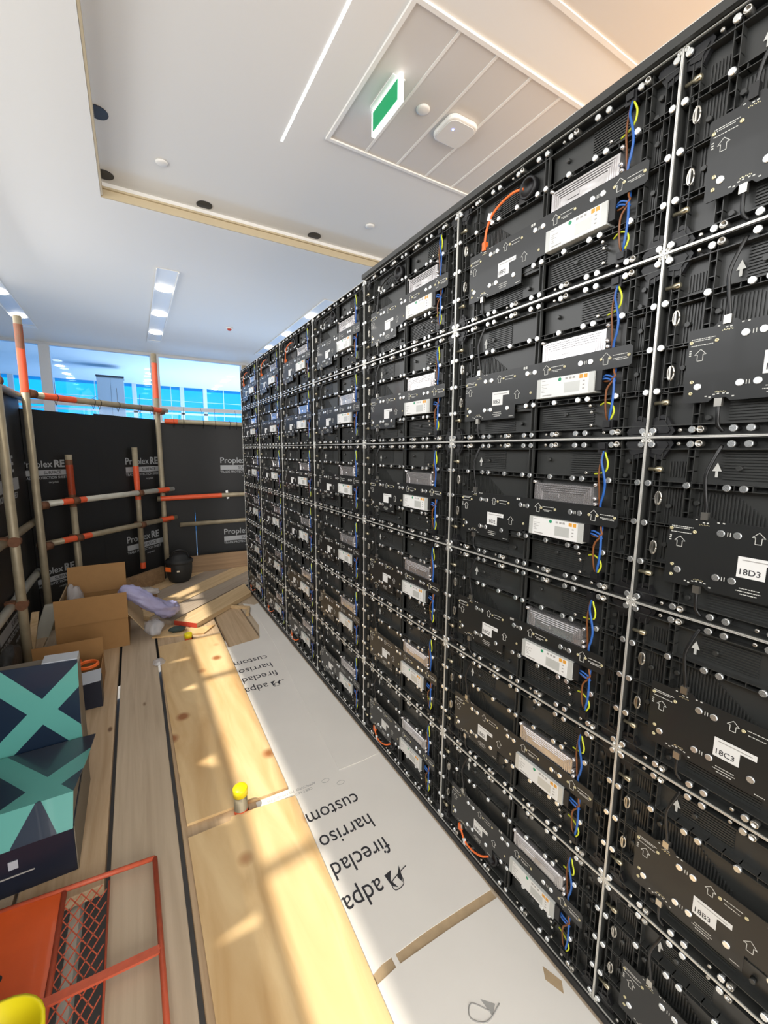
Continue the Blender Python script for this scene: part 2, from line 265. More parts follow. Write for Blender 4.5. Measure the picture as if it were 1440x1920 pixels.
# rounded square access point
ap = thing('wireless_access_point', 'white rounded square unit with a blue light on the tiled ceiling panel', 'access point', (.78, 1.6, ZH-.004)); f = neg(ap.location)
def rsq(cx, cy, h, r, rot=0.0, n=6):
    p = []
    for q, (sx, sy) in enumerate(((1, 1), (-1, 1), (-1, -1), (1, -1))):
        for i in range(n+1):
            a = q*pi/2+i/n*pi/2; x = sx*(h-r)+r*cos(a); y = sy*(h-r)+r*sin(a); p.append((cx+x*cos(rot)-y*sin(rot), cy+x*sin(rot)+y*cos(rot)))
    return p
MB().prism(rsq(.78, 1.6, .098, .045), ZH-.03, ZH-.0045, 2).build('housing', K['signw'] if 0 else K['seam'], ap, f, bevel=.008); MB().prism(rsq(.78, 1.6, .085, .04), ZH-.034, ZH-.0302, 2).build('cover', K['trough'], ap, f)
MB().lathe((.745, 1.575, ZH-.034), (0, 0, -1), [(0, .006), (.002, .005)], 12).build('status_light', K['led'], ap, f)
# green exit sign blade
es = thing('exit_sign', 'green lit sign blade hanging down from the tiled ceiling panel', 'sign', (.335, 1.59, ZH-.004)); f = neg(es.location)
MB().box(.325, .345, 1.455, 1.735, 2.975, 3.094).build('frame', K['signw'], es, f)
MB().box(.321, .3245, 1.475, 1.715, 2.99, 3.077).build('panel', K['signg'], es, f); MB().box(.3455, .349, 1.475, 1.715, 2.99, 3.077).build('panel', K['signg'], es, f)
MB().box(.30, .37, 1.48, 1.71, 3.0905, 3.0955).build('mounting_plate', K['seam'], es, f)
sl = thing('glow_line', 'narrow glowing white line running along the raised ceiling', 'light', (-.017, .4, ZH)); f = neg(sl.location)  # thin emissive strip drawn along the raised ceiling
MB().box(-.023, -.011, -2, 2.2, ZH-.003, ZH-.0005).build('glow_strip', K['slot'], sl, f)

# ------------------------------------------------------------------ LED cabinets
mm = .001
def ubox(b, u0, u1, v0, v1, y0, y1, m=0): return b.box(u0*mm, u1*mm, y0*mm, y1*mm, v0*mm, v1*mm, m)
def frame_mb(row):
    b = MB(); R = random.Random(3)
    ubox(b, .5, 599.5, .5, 337, 24, 28); ubox(b, 3, 597, 3, 334.5, 28, 62)
    for (a, c, d, e) in ((.6, 3.6, .6, 336.9), (596.4, 599.4, .6, 336.9)): ubox(b, a, c, d, e, 1, 24)
    for (a, c, d, e) in ((3.6, 596.4, .6, 3.6), (3.6, 596.4, 333.9, 336.9)): ubox(b, a, c, d, e, 1, 24)
    def hl(v, u0, u1, w=5.5, y=8, step=26):
        ubox(b, u0, u1, v+w-1.2, v+w, y, 24); ubox(b, u0, u1, v-w, v-w+1.2, y, 24)
        u = u0+14
        while u < u1-4: ubox(b, u, u+1.6, v-w, v+w, y+2, 24); u += step
    def vl(u, v0, v1, w=6, y=8, step=26):
        ubox(b, u+w-1.2, u+w, v0, v1, y, 24); ubox(b, u-w, u-w+1.2, v0, v1, y, 24); v = v0+10
        while v < v1-4: ubox(b, u-w, u+w, v, v+1.6, y+2, 24); v += step
    hl(248, 4, 596); hl(88, 4, 596); hl(168, 4, 60, 3); hl(168, 548, 596, 3)
    vl(79, 4, 333); vl(541, 4, 333); vl(22, 24, 314, 7); vl(578, 24, 314, 6)
    ubox(b, 306, 308, 4, 333, 6, 24); ubox(b, 317, 319, 4, 333, 6, 24); ubox(b, 306, 319, 4, 333, 14, 24)
    ubox(b, 4, 596, 314, 316, 7, 24); ubox(b, 4, 596, 21.5, 23.5, 7, 24)
    for v in range(0, 11): ubox(b, 125, 212, 262+v*5, 264.4+v*5, 21.5, 24)
    for v in range(0, 11): ubox(b, 420, 500, 258+v*5.2, 260.6+v*5.2, 21, 24)
    for v in range(0, 10): ubox(b, 124, 240, 28+v*5, 30.4+v*5, 21.5, 24)
    for v in range(0, 10): ubox(b, 330, 470, 28+v*5.2, 30.6+v*5.2, 21, 24)
    for k in range(24): ubox(b, 92+k*5.4, 94.4+k*5.4, 174, 236-max(0, k-10)*4.2, 21.5, 24)
    for k in range(7): ubox(b, 553+k*4.2, 555+k*4.2, 98, 240, 21.5, 24); ubox(b, 36+k*5, 38.2+k*5, 98, 240, 21.5, 24)
    for k in range(6): ubox(b, 38+k*5, 40+k*5, 262, 292, 21.5, 24)
    for (u, v) in ((150, 282), (400, 60), (560, 212), (560, 128), (45, 205), (45, 128), (560, 290), (92, 216), (95, 34), (265, 45), (360, 290), (555, 260)): b.lathe((u*mm, .024, v*mm), (0, -1, 0), [(0, .005), (.009, .0045)], 8)
    for (u, v) in MAG: b.lathe((u*mm, .024, v*mm), (0, -1, 0), [(0, .0045), (.0185, .004)], 8)
    ubox(b, 256, 302, 76, 98, 10, 24)
    return b
MAG = [(u, v) for v in (13, 324) for u in (10, 78, 140, 164, 227, 290, 314, 377, 440, 464, 528, 590)]+[(u, v) for v in (88, 248) for u in (10, 79, 141, 165, 227, 291, 315, 377, 440, 464, 528, 590)]+[(u, 168) for u in (10, 141, 165, 291, 314, 441, 465, 590)]
RINGS = [(u, v) for v in (13, 325) for u in (92, 241, 391, 541)]
SMALL = [(u, v) for v in (12.5, 325) for u in (57, 207, 357, 507)]+[(475, 30), (474, 59), (470, 73), (472, 262)]
def magnet_mb(): return MB().lathe((0, .0045, 0), (0, -1, 0), [(0, .0062), (.0036, .0062), (.0048, .0053)], 14, sm=False)
def ring_mb():
    b = MB(); b.lathe((0, .012, 0), (0, -1, 0), [(0, .006), (.013, .006), (.0135, .0055), (.0135, .0045), (.008, .0042), (.008, 0)], 16); return b
def small_mb(): return MB().lathe((0, .024, 0), (0, -1, 0), [(0, .0022), (.016, .0022), (.016, .0036), (.020, .0036), (.021, .002)], 10)
BOARD = [(57, 188), (95, 188), (101, 194), (127, 194), (133, 188), (551, 188), (556, 183), (556, 150), (551, 146), (331, 146), (331, 102), (303, 102), (296, 95), (253, 95), (253, 60), (130, 60), (124, 66), (104, 66), (98, 60), (60, 60), (57, 63)]
def board_mb(): return MB().prism([(u*mm, v*mm) for u, v in BOARD], .0022, .0045, 1)
def arrow_outline(b, u, v, s, y, m=0):
    P = [(-.5, .05), (0, .55), (.5, .05), (.24, .05), (.24, -.55), (-.24, -.55), (-.24, .05)]; n = len(P)
    for i in range(n):
        p, q = Vector(P[i])*s, Vector(P[(i+1) % n])*s; d = (q-p).normalized(); w = Vector((-d.y, d.x))*.45; c = (p+q)/2+Vector((u, v)); h = (q-p)/2
        b.obox((c.x*mm, y*mm, c.y*mm), (h.x*mm, 0, h.y*mm), (w.x*mm, 0, w.y*mm), (0, .0002, 0), m)
def marks_mb():
    b = MB(); y = 1.9
    for (u, v, s) in ((500, 168, 22), (348, 168, 20), (194, 168, 18), (78, 143, 18), (259, 121, 20)): arrow_outline(b, u, v, s, y)
    R = random.Random(5)
    for (u0, u1, v) in ((515, 546, 172), (516, 544, 165), (522, 548, 162), (362, 395, 172), (364, 390, 164), (368, 382, 161), (214, 244, 172), (216, 240, 164), (62, 98, 171), (62, 96, 160), (66, 92, 168), (176, 204, 79), (172, 206, 74), (178, 202, 69), (234, 249, 66)):
        u = u0
        while u < u1: w = R.uniform(1, 4); ubox(b, u, min(u+w, u1), v-.7, v+.7, y, y+.3); u += w+.8
    for (u, v) in ((100, 187), (112, 183), (118, 183), (134, 186), (142, 186), (60, 152), (60, 148), (60, 144), (98, 68), (104, 72), (110, 73), (118, 73), (124, 72), (132, 67), (92, 70)): ubox(b, u, u+3.4, v-1, v+1, y, y+.3)
    for u in (277, 284): ubox(b, u, u+5, 180, 186, y, y+.3)
    for (u, v) in [(303, 168), (453, 168), (153, 168), (152, 88)]: ubox(b, u-2.6, u-1.4, v-3.5, v+3.5, y-.2, y+.3); ubox(b, u+1.4, u+2.6, v-3.5, v+3.5, y-.2, y+.3)
    return b
PADS = ((549, 168), (509, 168), (489, 168), (399, 168), (358, 168), (249, 168), (209, 168), (101, 164), (62, 166), (304, 119), (69, 97), (69, 77))
def pads_mb():
    b = MB()
    b.lathe((0, .0022, 0), (0, -1, 0), [(0, .0032), (.001, .0032), (.0012, .0012), (.0004, .0012), (.0004, 0)], 12); return b
def pins_mb():
    b = MB()
    for k in range(7): ubox(b, 107+k*2.4, 108.4+k*2.4, 177.5+(k % 2), 179+(k % 2), 1.9, 2.2); ubox(b, 107+k*2.4, 108.4+k*2.4, 75+(k % 2), 76.5+(k % 2), 1.9, 2.2)
    return b
def cover_mb():
    b = MB(); ubox(b, 331, 494, 189, 231, 6, 24)
    for k in range(4): ubox(b, 338+k*5, 487-k*5, 226-k*5, 228-k*5, 4, 6); ubox(b, 338+k*5, 340+k*5, 189, 226-k*5, 4, 6); ubox(b, 485-k*5, 487-k*5, 189, 226-k*5, 4, 6)
    ubox(b, 374, 404, 198, 207, 4.4, 6)
    for (u, v) in ((333, 233), (499, 236), (499, 205), (501, 193)): b.lathe((u*mm, .02, v*mm), (0, -1, 0), [(0, .004), (.02, .004), (.021, .001)], 10)
    return b
def psu_mb():
    b = MB(); ubox(b, 330, 482, 100, 145.5, -6, 24)
    return b
def psul_mb():
    b = MB(); ubox(b, 342, 469, 101, 144.5, -6.6, -6.05, 0)
    b.lathe((.395, -.0066, .139), (0, -1, 0), [(0, .0042), (.0003, .0042)], 14, 1)
    for u in (446, 457): ubox(b, u, u+8.5, 134.5, 143, -6.9, -6.6, 2)
    for u in (410, 420, 429): ubox(b, u, u+6, 137, 141.5, -6.9, -6.6, 3)
    ubox(b, 408, 448, 107, 130, -6.75, -6.6, 4)
    R = random.Random(8)
    for v in (140, 131, 127, 123, 118, 114): ubox(b, 345, 352+R.random()*12, v-.6, v+.6, -6.8, -6.6, 3)
    ubox(b, 348, 374, 104.5, 107, -6.8, -6.6, 3)
    for v in (128, 120, 112): ubox(b, 455, 460, v-1.4, v+1.4, -6.8, -6.6, 3)
    return b
def pin_mb(): # horizontal locating pin at the left edge
    return MB().lathe((.006, .008, 0), (1, 0, 0), [(0, .0035), (.014, .0035), (.014, .0055), (.024, .0055), (.026, .003)], 12)
def latch_mb():
    b = MB(); P = []
    for i in range(13):
        a = 2*pi*i/12; P.append((.0055*cos(a), .010, .013*sin(a)))
    b.tube(P, .0017, 6, sub=2); b.box(-.0015, .0015, .006, .02, -.012, .012); return b
def bracket_mb():
    b = MB(); b.prism([(.003, .003), (.040, .003), (.046, .012), (.030, .040), (.022, .044), (.003, .036)], .010, .020, 1)
    b.prism([(.008, .008), (.034, .008), (.038, .014), (.026, .034), (.008, .030)], .0075, .010, 1); return b
def terminal_mb():
    b = MB(); b.box(-.011, .011, .004, .022, -.011, .011); b.box(-.007, .007, 0, .006, -.004, .009); return b
H3 = lambda L, y=.004: [(u*mm, y, v*mm) for u, v in L]
def wire(L, r, d): return MB().tube([(u*mm, y*mm, v*mm) for u, v, y in L], r, 7)
PLAIN = 'LED cabinets making up the screen wall'
shared = {}
def part(key, name, mbf, mats, parent, loc=(0, 0, 0), rz=None):
    if key not in shared:
        o = mbf().build(name, mats); o.parent = parent; o.location = loc; shared[key] = o.data
    else:
        o = bpy.data.objects.new(name, shared[key]); C.objects.link(o); o.parent = parent; o.location = loc
    if rz: o.rotation_euler = rz
    return o
def merged(base, pts, flat=None):
    def f():
        b = MB(); src = base()
        for (u, v) in pts:
            k = len(b.v); b.v += [(x+u*mm, y, z+v*mm) for x, y, z in src.v]; b.f += [[i+k for i in q] for q in src.f]; b.m += src.m; b.s += src.s
        return b
    return f
def rim_mb():
    b = MB()
    for (a, c, d, e) in ((.3, 1.9, .3, 337.2), (598.1, 599.7, .3, 337.2), (1.9, 598.1, .3, 1.9), (1.9, 598.1, 335.6, 337.2)): ubox(b, a, c, d, e, -1.5, 1)
    for (u, v) in ((6, 6), (594, 6), (6, 331.5), (594, 331.5)): b.lathe((u*mm, .012, v*mm), (0, -1, 0), [(0, .0037), (.0125, .0037), (.0128, .0033), (.0128, .0022), (.009, .002), (.009, 0)], 14)
    return b
ROWN = 'ABCDEF'; ROWT = ['bottom row', 'second row up', 'third row up', 'fourth row up', 'row below the top', 'top row']
COLT = {2: 'fourth column from near end', 3: 'fifth column from near end', 4: 'column next to the farthest', 5: 'farthest column'}
ORG = {(5, 0), (5, 3), (5, 4), (5, 5), (0, -1), (0, 0), (0, 1), (0, 3), (0, 4), (0, 5)}
def cabinet(i, row):
    near = True
    code = '18%s%d' % (ROWN[row], 2-i)
    lab = ('black LED cabinet back carrying the sticker 18%s%d' % (ROWN[row], 2-i)) if i <= 0 else ('black LED cabinet back left of the one marked 18%s2, %s' % (ROWN[row], ROWT[row]) if i == 1 else 'black LED cabinet back in the %s, %s' % (ROWT[row], COLT[i]))
    t = thing('led_cabinet', lab, 'screen panel', (0, .6*(i+1), .3375*row), -pi/2, PLAIN)
    part('frame', 'frame', lambda: frame_mb(row), K['plastic'], t); part('rim', 'rim', rim_mb, K['rim'], t)
    bd = part('board', 'control_board', board_mb, K['pcb'], t); part('marks', 'printed_marks', marks_mb, K['silk'], bd); part('pins', 'connector_pins', pins_mb, K['gold'], bd)
    for p in (PADS if i <= 1 else ()): part('pad', 'contact_pad', pads_mb, K['gold'], bd, (p[0]*mm, 0, p[1]*mm))
    st = part('stick', 'sticker', lambda: MB().prism([(.170, .098), (.209, .098), (.209, .1235), (.232, .1235), (.232, .134), (.170, .134)], .0016, .0021, 1), K['white'], bd); st['label'] = 'white sticker'
    part('stl', 'sticker_print', lambda: ubox(MB(), 176, 226, 127.5, 129.2, 1.4, 1.6), K['greyp'], st)
    if i <= 0: text('sticker_text', code, .0142, K['ink'], (.1715, .0015, .1035), (pi/2, 0, 0), st, .0001, .00012)
    part('cover', 'heat_cover', cover_mb, K['film'], t)
    pw = part('psu', 'power_supply', psu_mb, K['psu'], t); part('psul', 'rating_label', psul_mb, [K['white'], K['green'], K['orangesq'], K['greyp'], K['psu']], pw)
    part('psue', 'end_block', lambda: ubox(MB(), 482, 497, 104, 145.5, -2, 24), K['black'], pw)
    if near:
        for p in MAG: part('mag', 'magnet_disc', magnet_mb, K['magnet'], t, (p[0]*mm, 0, p[1]*mm))
        for p in RINGS: part('ring', 'threaded_socket', ring_mb, K['steel'], t, (p[0]*mm, 0, p[1]*mm))
        for p in SMALL: part('small', 'screw', small_mb, K['steel'], t, (p[0]*mm, 0, p[1]*mm))
    else:
        part('mags', 'magnet_disc', merged(magnet_mb, MAG), K['magnet'], t); part('rings', 'threaded_socket', merged(ring_mb, RINGS), K['steel'], t); part('smalls', 'screw', merged(small_mb, SMALL), K['steel'], t)
    for v in (276, 66): part('pin', 'locating_pin', pin_mb, K['brass'], t, (0, 0, v*mm))
    for v in (219, 120): part('latch', 'latch_loop', latch_mb, K['steel'], t, (.028, 0, v*mm))
    for (u, v, a, s) in ((0, 0, 0, 1), (600, 0, 0, -1), (0, 337.5, 0, 2), (600, 337.5, 0, -2)):
        o = part('brk', 'corner_bracket', bracket_mb, K['black'], t, (u*mm, 0, v*mm)); o.scale = (1 if s > 0 else -1, 1, 1 if abs(s) == 1 else -1)
    part('dir', 'direction_arrow', lambda: MB().prism([(.1150, .265), (.1190, .265), (.1190, .276), (.1240, .276), (.1170, .291), (.1100, .276), (.1150, .276)], .0195, .0205, 1), K['silk'], t)
    part('tb', 'terminal_block', terminal_mb, K['black'], t, (.508, 0, .3185)); part('tb', 'terminal_block', terminal_mb, K['black'], t, (.514, 0, .028))
    part('br', 'brown_wire', lambda: wire([(507, 311, 8), (504, 265, 4), (506, 230, 6), (508, 188, 10), (514, 160, 12), (519, 140, 4), (524, 129, 1), (512, 121, 2), (497, 122, 6)], .0021, 0), K['brown'], t)
    part('br2', 'brown_wire', lambda: wire([(521, 121, 2), (509, 104, 0), (507, 75, 2), (509, 50, 5), (512, 36, 10)], .0021, 0), K['brown'], t)
    part('bl', 'blue_wire', lambda: wire([(511, 311, 6), (509, 290, 3), (516, 268, 0), (522, 240, 0), (519, 215, 2), (512, 190, 6), (517, 150, 12), (522, 125, 2), (524, 100, 0), (523, 70, 0), (519, 50, 2), (516, 36, 8)], .0026, 0), K['blue'], t)
    part('bl2', 'blue_wire', lambda: MB().tube([(.497, .004, .131), (.506, 0, .133), (.518, .002, .128), (.524, .004, .118)], .0021, 7), K['blue'], t)
    part('bl3', 'blue_wire', lambda: MB().tube([(.497, .002, .126), (.507, -.002, .126), (.517, 0, .122)], .0021, 7), K['blue'], t)
    part('ye', 'earth_wire', lambda: MB().tube([(.512, .008, .311), (.519, .001, .301), (.525, 0, .286), (.522, .002, .270), (.508, .008, .263), (.489, .012, .260)], .0019, 7), K['earth'], t)
    part('ye2', 'earth_wire', lambda: MB().tube([(.490, .012, .073), (.506, .006, .077), (.522, .003, .070), (.527, .003, .056), (.520, .004, .04)], .0019, 7), K['earth'], t)
    if (row, i) in ORG or row == 5:
        oc = K['orange'] if (row, i) in ORG else K['cable']; key = 'or' if (row, i) in ORG else 'ob'
        if row == 5: path = [(114, 203, 2), (122, 235, 0), (140, 262, -2), (170, 280, 0), (210, 290, 4), (235, 290, 14)]; c = (.252, .284)
        else: path = [(106, 54, 2), (118, 36, 0), (140, 22, -4), (175, 22, -4), (210, 32, 0), (232, 46, 10)]; c = (.244, .056)
        part(key+str(row), 'signal_cable', lambda: wire(path, .0032, 0), oc, t)
        part(key+'c'+str(row), 'signal_plug', lambda: MB().box(path[0][0]*mm-.006, path[0][0]*mm+.006, -.002, .010, path[0][1]*mm-.016, path[0][1]*mm+.006), oc, t)
        part('grip'+str(row), 'cable_gland', lambda: MB().lathe((c[0], .022, c[1]), (0, -1, 0), [(0, .026), (.014, .026), (.016, .023), (.014, .019), (.003, .019), (.003, 0)], 18), K['black'], t)
        part('tagw'+str(row), 'cable_tag', lambda: MB().obox((path[2][0]*mm-.004, -.004, path[2][1]*mm), (.004, 0, -.002 if row else .0015), (0, .0035, 0), (.003*(1 if row else -1), 0, .008)), K['white'], t)
    if not ((row == 5)): part('dc', 'data_cable', lambda: wire([(125, 322, 8), (118, 300, 2), (110, 270, -2), (111, 240, 0), (114, 215, 2), (114, 198, 4)], .0031, 0), K['cable'], t)
    if not (row == 0): part('dc2', 'data_cable', lambda: wire([(114, 60, 4), (115, 40, 2), (116, 20, 4), (124, 8, 8)], .0031, 0), K['cable'], t)
    for v in (195, 58): part('plug', 'data_plug', lambda: MB().box(-.0055, .0055, -.001, .007, -.007, .007), K['steel'], t, (.114, 0, v*mm))
    return t
for i in range(-1, 6):
    for row in range(6): cabinet(i, row)
o = MB().box(-.012, .062, -.6, 1.2, 2.0265, 2.043).build('cover_strip', K['plastic']); tag(o, 'dark grey capping strip along the top of the near half of the screen wall', 'trim')
o = MB().box(-.006, .062, -.6, 3.6, -.0215, -.001).build('base_rail', K['black']); tag(o, 'black base rail under the whole length of the screen wall', 'rail')

# ------------------------------------------------------------------ deck boards (run along y), tops at -0.030
def board(x0, x1, y0, y1, m, label, z1=-.030, th=.036):
    o = MB().box(x0, x1, y0, y1, z1-th, z1).build('scaffold_board', m, bevel=.003); return tag(o, label, 'board', 'scaffold boards of the working deck')
board(-1.566, -1.5, -1.4, 3.4, K['brd1'], 'outermost deck board running under the poles on the far left')
board(-1.495, -1.28, -1.4, 3.55, K['brd2'], 'deck board under the printed boxes, second from the left edge')
board(-1.27, -1.046, .955, 3.75, K['brd1'], 'knotty tan deck board running past the front of the printed boxes')
board(-1.27, -1.046, -1.4, .50, K['brd2'], 'short deck board at the near side of the opening below the mesh gate')
board(-1.031, -.832, -1.4, 3.75, K['brd2'], 'long clean deck board between the printed boxes and the plywood')
board(-.818, -.60, -1.4, 3.2, K['brd1'], 'deck board peeping out as a grey strip along the left of the plywood')
board(-.59, -.405, -1.4, 3.2, K['brd1'], 'deck board under the right half of the plywood sheets')
board(-.39, -.175, -1.4, 3.35, K['brd1'], 'weathered deck board showing left of the white sheets at their far end')
board(-.165, .05, -1.4, 3.5, K['brd2'], 'deck board against the foot of the screen wall under the white sheets')
# far boards laid at forty-five degrees over the deck
dd = Vector((.7071, .7071, 0)); nn_ = Vector((-.7071, .7071, 0))
def dboard(p, L, w, th, z, m, label, endm=None, back=0.0, xm=9.0):
    p = Vector(p); P = [p, p+dd*L, p+dd*L+nn_*w, p+nn_*w]; P = [(q.x, q.y) for q in P]
    for ax, lim in ((1, 4.35), (0, xm)):
        Q = []
        for a, c in zip(P, P[1:]+P[:1]):
            if a[ax] <= lim: Q.append(a)
            if (a[ax] <= lim) != (c[ax] <= lim): t = (lim-a[ax])/(c[ax]-a[ax]); Q.append((a[0]+(c[0]-a[0])*t, a[1]+(c[1]-a[1])*t))
        P = Q
    o = MB().prism(P, z-th, z, 2).build('scaffold_board', m)
    return tag(o, label, 'board', 'scaffold boards of the working deck')
tz = 0.008
o = dboard((-.545, 2.89, 0), 1.35, .205, .036, tz, K['brdd1'], 'angled new board with a red painted end lying over the deck', xm=-.014)
e = MB(); c = Vector((-.545, 2.89, tz-.018))+nn_*.1025-dd*.0015; e.obox(c, dd*.0012, nn_*.102, (0, 0, .0175)); e = e.build('painted_end', K['redend'], o); e['label'] = 'red painted end'
dboard((-.71, 3.04+.0, 0), 1.6, .205, .036, tz-.001, K['brdd2'], 'angled grey weathered board just behind the red-ended board')
dboard((-.85, 3.20, 0), 1.9, .21, .036, tz+.002, K['brdd1'], 'angled pale board behind the grey one, third from the front')
dboard((-1.03, 3.32, 0), 2.1, .21, .036, tz-.002, K['brdd2'], 'angled board under the black tool bag')
dboard((-1.16, 3.49, 0), 2.1, .21, .036, tz, K['brdd1'], 'angled board under the lavender foam roll')
o = MB().prism([(-.242, 3.19), (-.225, 3.205), (-.10, 3.10), (-.15, 2.93), (-.17, 2.95), (-.125, 3.09)], -.0298, -.006, 2).build('timber_offcut', K['brdd1']); tag(o, 'small reddish timber offcut at the far corner of the white sheet', 'offcut')
# plywood
def ply(poly, label, z0=-.0296, z1=-.0190):
    return tag(MB().prism(poly, z0, z1, 2, 0).build('plywood_sheet', K['ply']), label, 'plywood', 'plywood sheets on the deck')
def knotch(x, y): pass
ply([(-.818, 2.665), (-.80, 1.047), (-.432, 1.032), (-.414, 2.685)], 'farther long plywood sheet beyond the near yellow-capped tube')
ply([(-.802, .985), (-.66, .985), (-.655, 1.0), (-.575, .995), (-.42, .975), (-.438, .20), (-.455, -1.3), (-.79, -1.3)], 'nearest long plywood sheet reaching the bottom of the picture')
ply([(-.85, 2.85), (-.715, 3.0), (-.56, 2.87), (-.421, 2.868), (-.515, 2.745)], 'small four-sided plywood offcut beyond the far yellow-capped tube')
# white protection sheets
def sheet(poly, label, z0=-.0296, z1=-.0268, m=None):
    return tag(MB().prism(poly, z0, z1, 2, 0).build('protection_sheet', m or K['sheet']), label, 'sheet', 'white protection sheets')
s1 = sheet([(-.56, 1.028), (-.56, 1.0), (-.417, .987), (-.433, .327), (-.40, .336), (-.25, .340), (-.13, .337), (-.009, .333), (-.009, 3.19), (-.05, 3.17), (-.13, 3.25), (-.125, 2.7), (-.179, 2.475), (-.411, 2.43), (-.43, 1.028)], 'long white protection sheet printed with two blocks of upside-down words')
s2 = sheet([(-.434, .303), (-.36, .312), (-.2, .311), (-.01, .305), (-.009, -1.3), (-.45, -1.3)], 'white protection sheet nearest the camera with a small torn hole')
s3 = tag(MB().prism([(-.212, 1.02), (-.1, 1.018), (-.012, 1.026), (-.012, 3.05), (-.09, 3.0), (-.115, 2.3), (-.17, 1.66), (-.188, 1.3)], -.0266, -.0240, 2).build('protection_sheet', K['sheet']), 'narrow white overlap strip lying against the foot of the screen wall', 'sheet', 'white protection sheets')
tag(MB().box(-.371, -.357, -.8, 2.42, -.0267, -.02665).build('joint_tape', K['sheet']), 'pale tape line running lengthwise down the white sheets', 'tape')
tag(MB().prism([(-.46, .30), (-.43, .34), (-.012, .34), (-.012, .30)], -.02985, -.0297, 2).build('torn_paper', K['rawedge']), 'strip of brown backing showing in the tear between the white sheets', 'paper')
tag(MB().prism([(-.052, .095), (-.034, .118), (-.018, .072), (-.036, .052)], -.0266, -.0262, 2).build('torn_hole', K['rawedge']), 'small brown diamond-shaped tear near the base rail', 'tear')
zt = -.0264; RT = (0, 0, pi)
def words(y, n):
    for s, yy, w in (('custom', y, 1.0), ('harriso', y-.112, 1.0), ('fireclad', y-.224, 1.0)):
        t = text('printed_words', s, .090, K['ink'], (-.205, yy-.005, zt), RT, s1, .0002, 0.0, sx=.80); clipx(t, .232)
    t = text('printed_words', 'adpar', .090, K['ink'], (-.292, y-.345, zt), RT, s1, .0002, sx=.80); clipx(t, .146)
    b = MB()                                     # logo: two leaves swept round an upright stroke
    def P(x, yy): return (-.205-x, y-.345+.0-yy)
    b.prism([P(.012, 0), P(.036, .03), P(.030, .052), P(.020, .028)], zt-.0001, zt+.0002, 2); b.prism([P(.042, .0), P(.070, .005), P(.066, .045), P(.050, .058), P(.060, .028)], zt-.0001, zt+.0002, 2)
    b.tube([(*P(-.008, .012), zt), (*P(.02, .02), zt), (*P(.06, .036), zt), (*P(.062, .062), zt), (*P(.03, .058), zt), (*P(.022, .03), zt)], .0014, 5)
    b.build('printed_logo', K['ink'], s1)
def clipx(o, w):
    me = o.data; bm = bmesh.new(); bm.from_mesh(me); g = bm.verts[:]+bm.edges[:]+bm.faces[:]
    bmesh.ops.bisect_plane(bm, geom=g, plane_co=(w, 0, 0), plane_no=(1, 0, 0), clear_outer=True); bm.to_mesh(me); bm.free()
words(.885, 1); words(2.20, 2)
text('printed_words', 'APPROVED TO LPS1207 FM', .0165, K['greyp'], (-.325, 1.012, zt), RT, s1, .0002); text('printed_words', 'CERT NO. 603a/03', .0165, K['greyp'], (-.345, .992, zt), RT, s1, .0002)
for (x, y) in ((-.285, .995), (-.235, .955)): 
    b = MB(); b.tube([(x+.016*cos(a*pi/6), y+.010*sin(a*pi/6), zt) for a in range(13)], .0007, 4, sub=1); b.build('printed_ring', K['greyp'], s1)
b = MB(); b.prism([(-.2, .125), (-.225, .15), (-.222, .11)], zt-.0001, zt+.0002, 2); b.tube([(-.19, .12, zt), (-.24, .11, zt), (-.27, .135, zt), (-.25, .155, zt), (-.22, .12, zt)], .0016, 5); b.build('printed_logo', K['greyp'], s2)
# yellow capped tubes
def captube(x, y, top, lab):
    t = thing('capped_tube', lab, 'tube', (x, y, -.6), 0, 'yellow-capped tube ends'); f = neg(t.location)
    MB().cyl((x, y, -.6), (x, y, top-.026), .0242, 20).build('tube', K['steel' if 0 else 'tube'], t, f)
    MB().lathe((x, y, top-.030), (0, 0, 1), [(0, .0268), (.026, .0268), (.030, .0245), (.030, 0)], 20).build('cap', K['yellow'], t, f)
    MB().lathe((x, y, -.045), (0, 0, 1), [(0, .0247), (.03, .0247)], 20, cap=False).build('painted_band', K['paint'], t, f)
captube(-.617, 1.018, .072, 'yellow-capped tube end standing up between the two long plywood sheets')
captube(-.625, 2.712, .016, 'smaller-looking yellow-capped tube end at the far end of the plywood')

# ------------------------------------------------------------------ hoarding and scaffold
def hoard(name, pts, label, facing):
    return tag(MB().prism(pts, *facing).build('hoarding_sheet', K['hoard']), label, 'hoarding', 'black hoarding sheets')
XL, YR = -1.572, 4.50
def notch(y0, y1, N, zt=1.678):  # V notches added to the top edge so sun flecks reach the plywood
    p = [(y0, -.9), (y1, -.9), (y1, zt)]
    for y, w, d in sorted(N, reverse=True): p += [(y+w/2, zt), (y, zt-d), (y-w/2, zt)]
    return p+[(y0, zt)]
hL = tag(MB().prism(notch(-1.4, 2.4195, ((.12, .14, .10), (.55, .03, .22), (.95, .05, .10), (1.30, .13, .12), (1.33, .02, .24), (1.95, .06, .13), (2.33, .035, .21))), XL-.006, XL, 0).build('hoarding_sheet', K['hoard']), 'black hoarding sheet on the left nearest the camera', 'hoarding', 'black hoarding sheets')
hL2 = tag(MB().prism(notch(2.42, 3.582, ((2.62, .02, .12),)), XL-.006, XL, 0).build('hoarding_sheet', K['hoard']), 'black hoarding sheet on the left just before the corner', 'hoarding', 'black hoarding sheets')
K1 = Vector((-1.57, 3.565, 0)); K2 = Vector((-.64, 4.495, 0)); dv = (K2-K1)
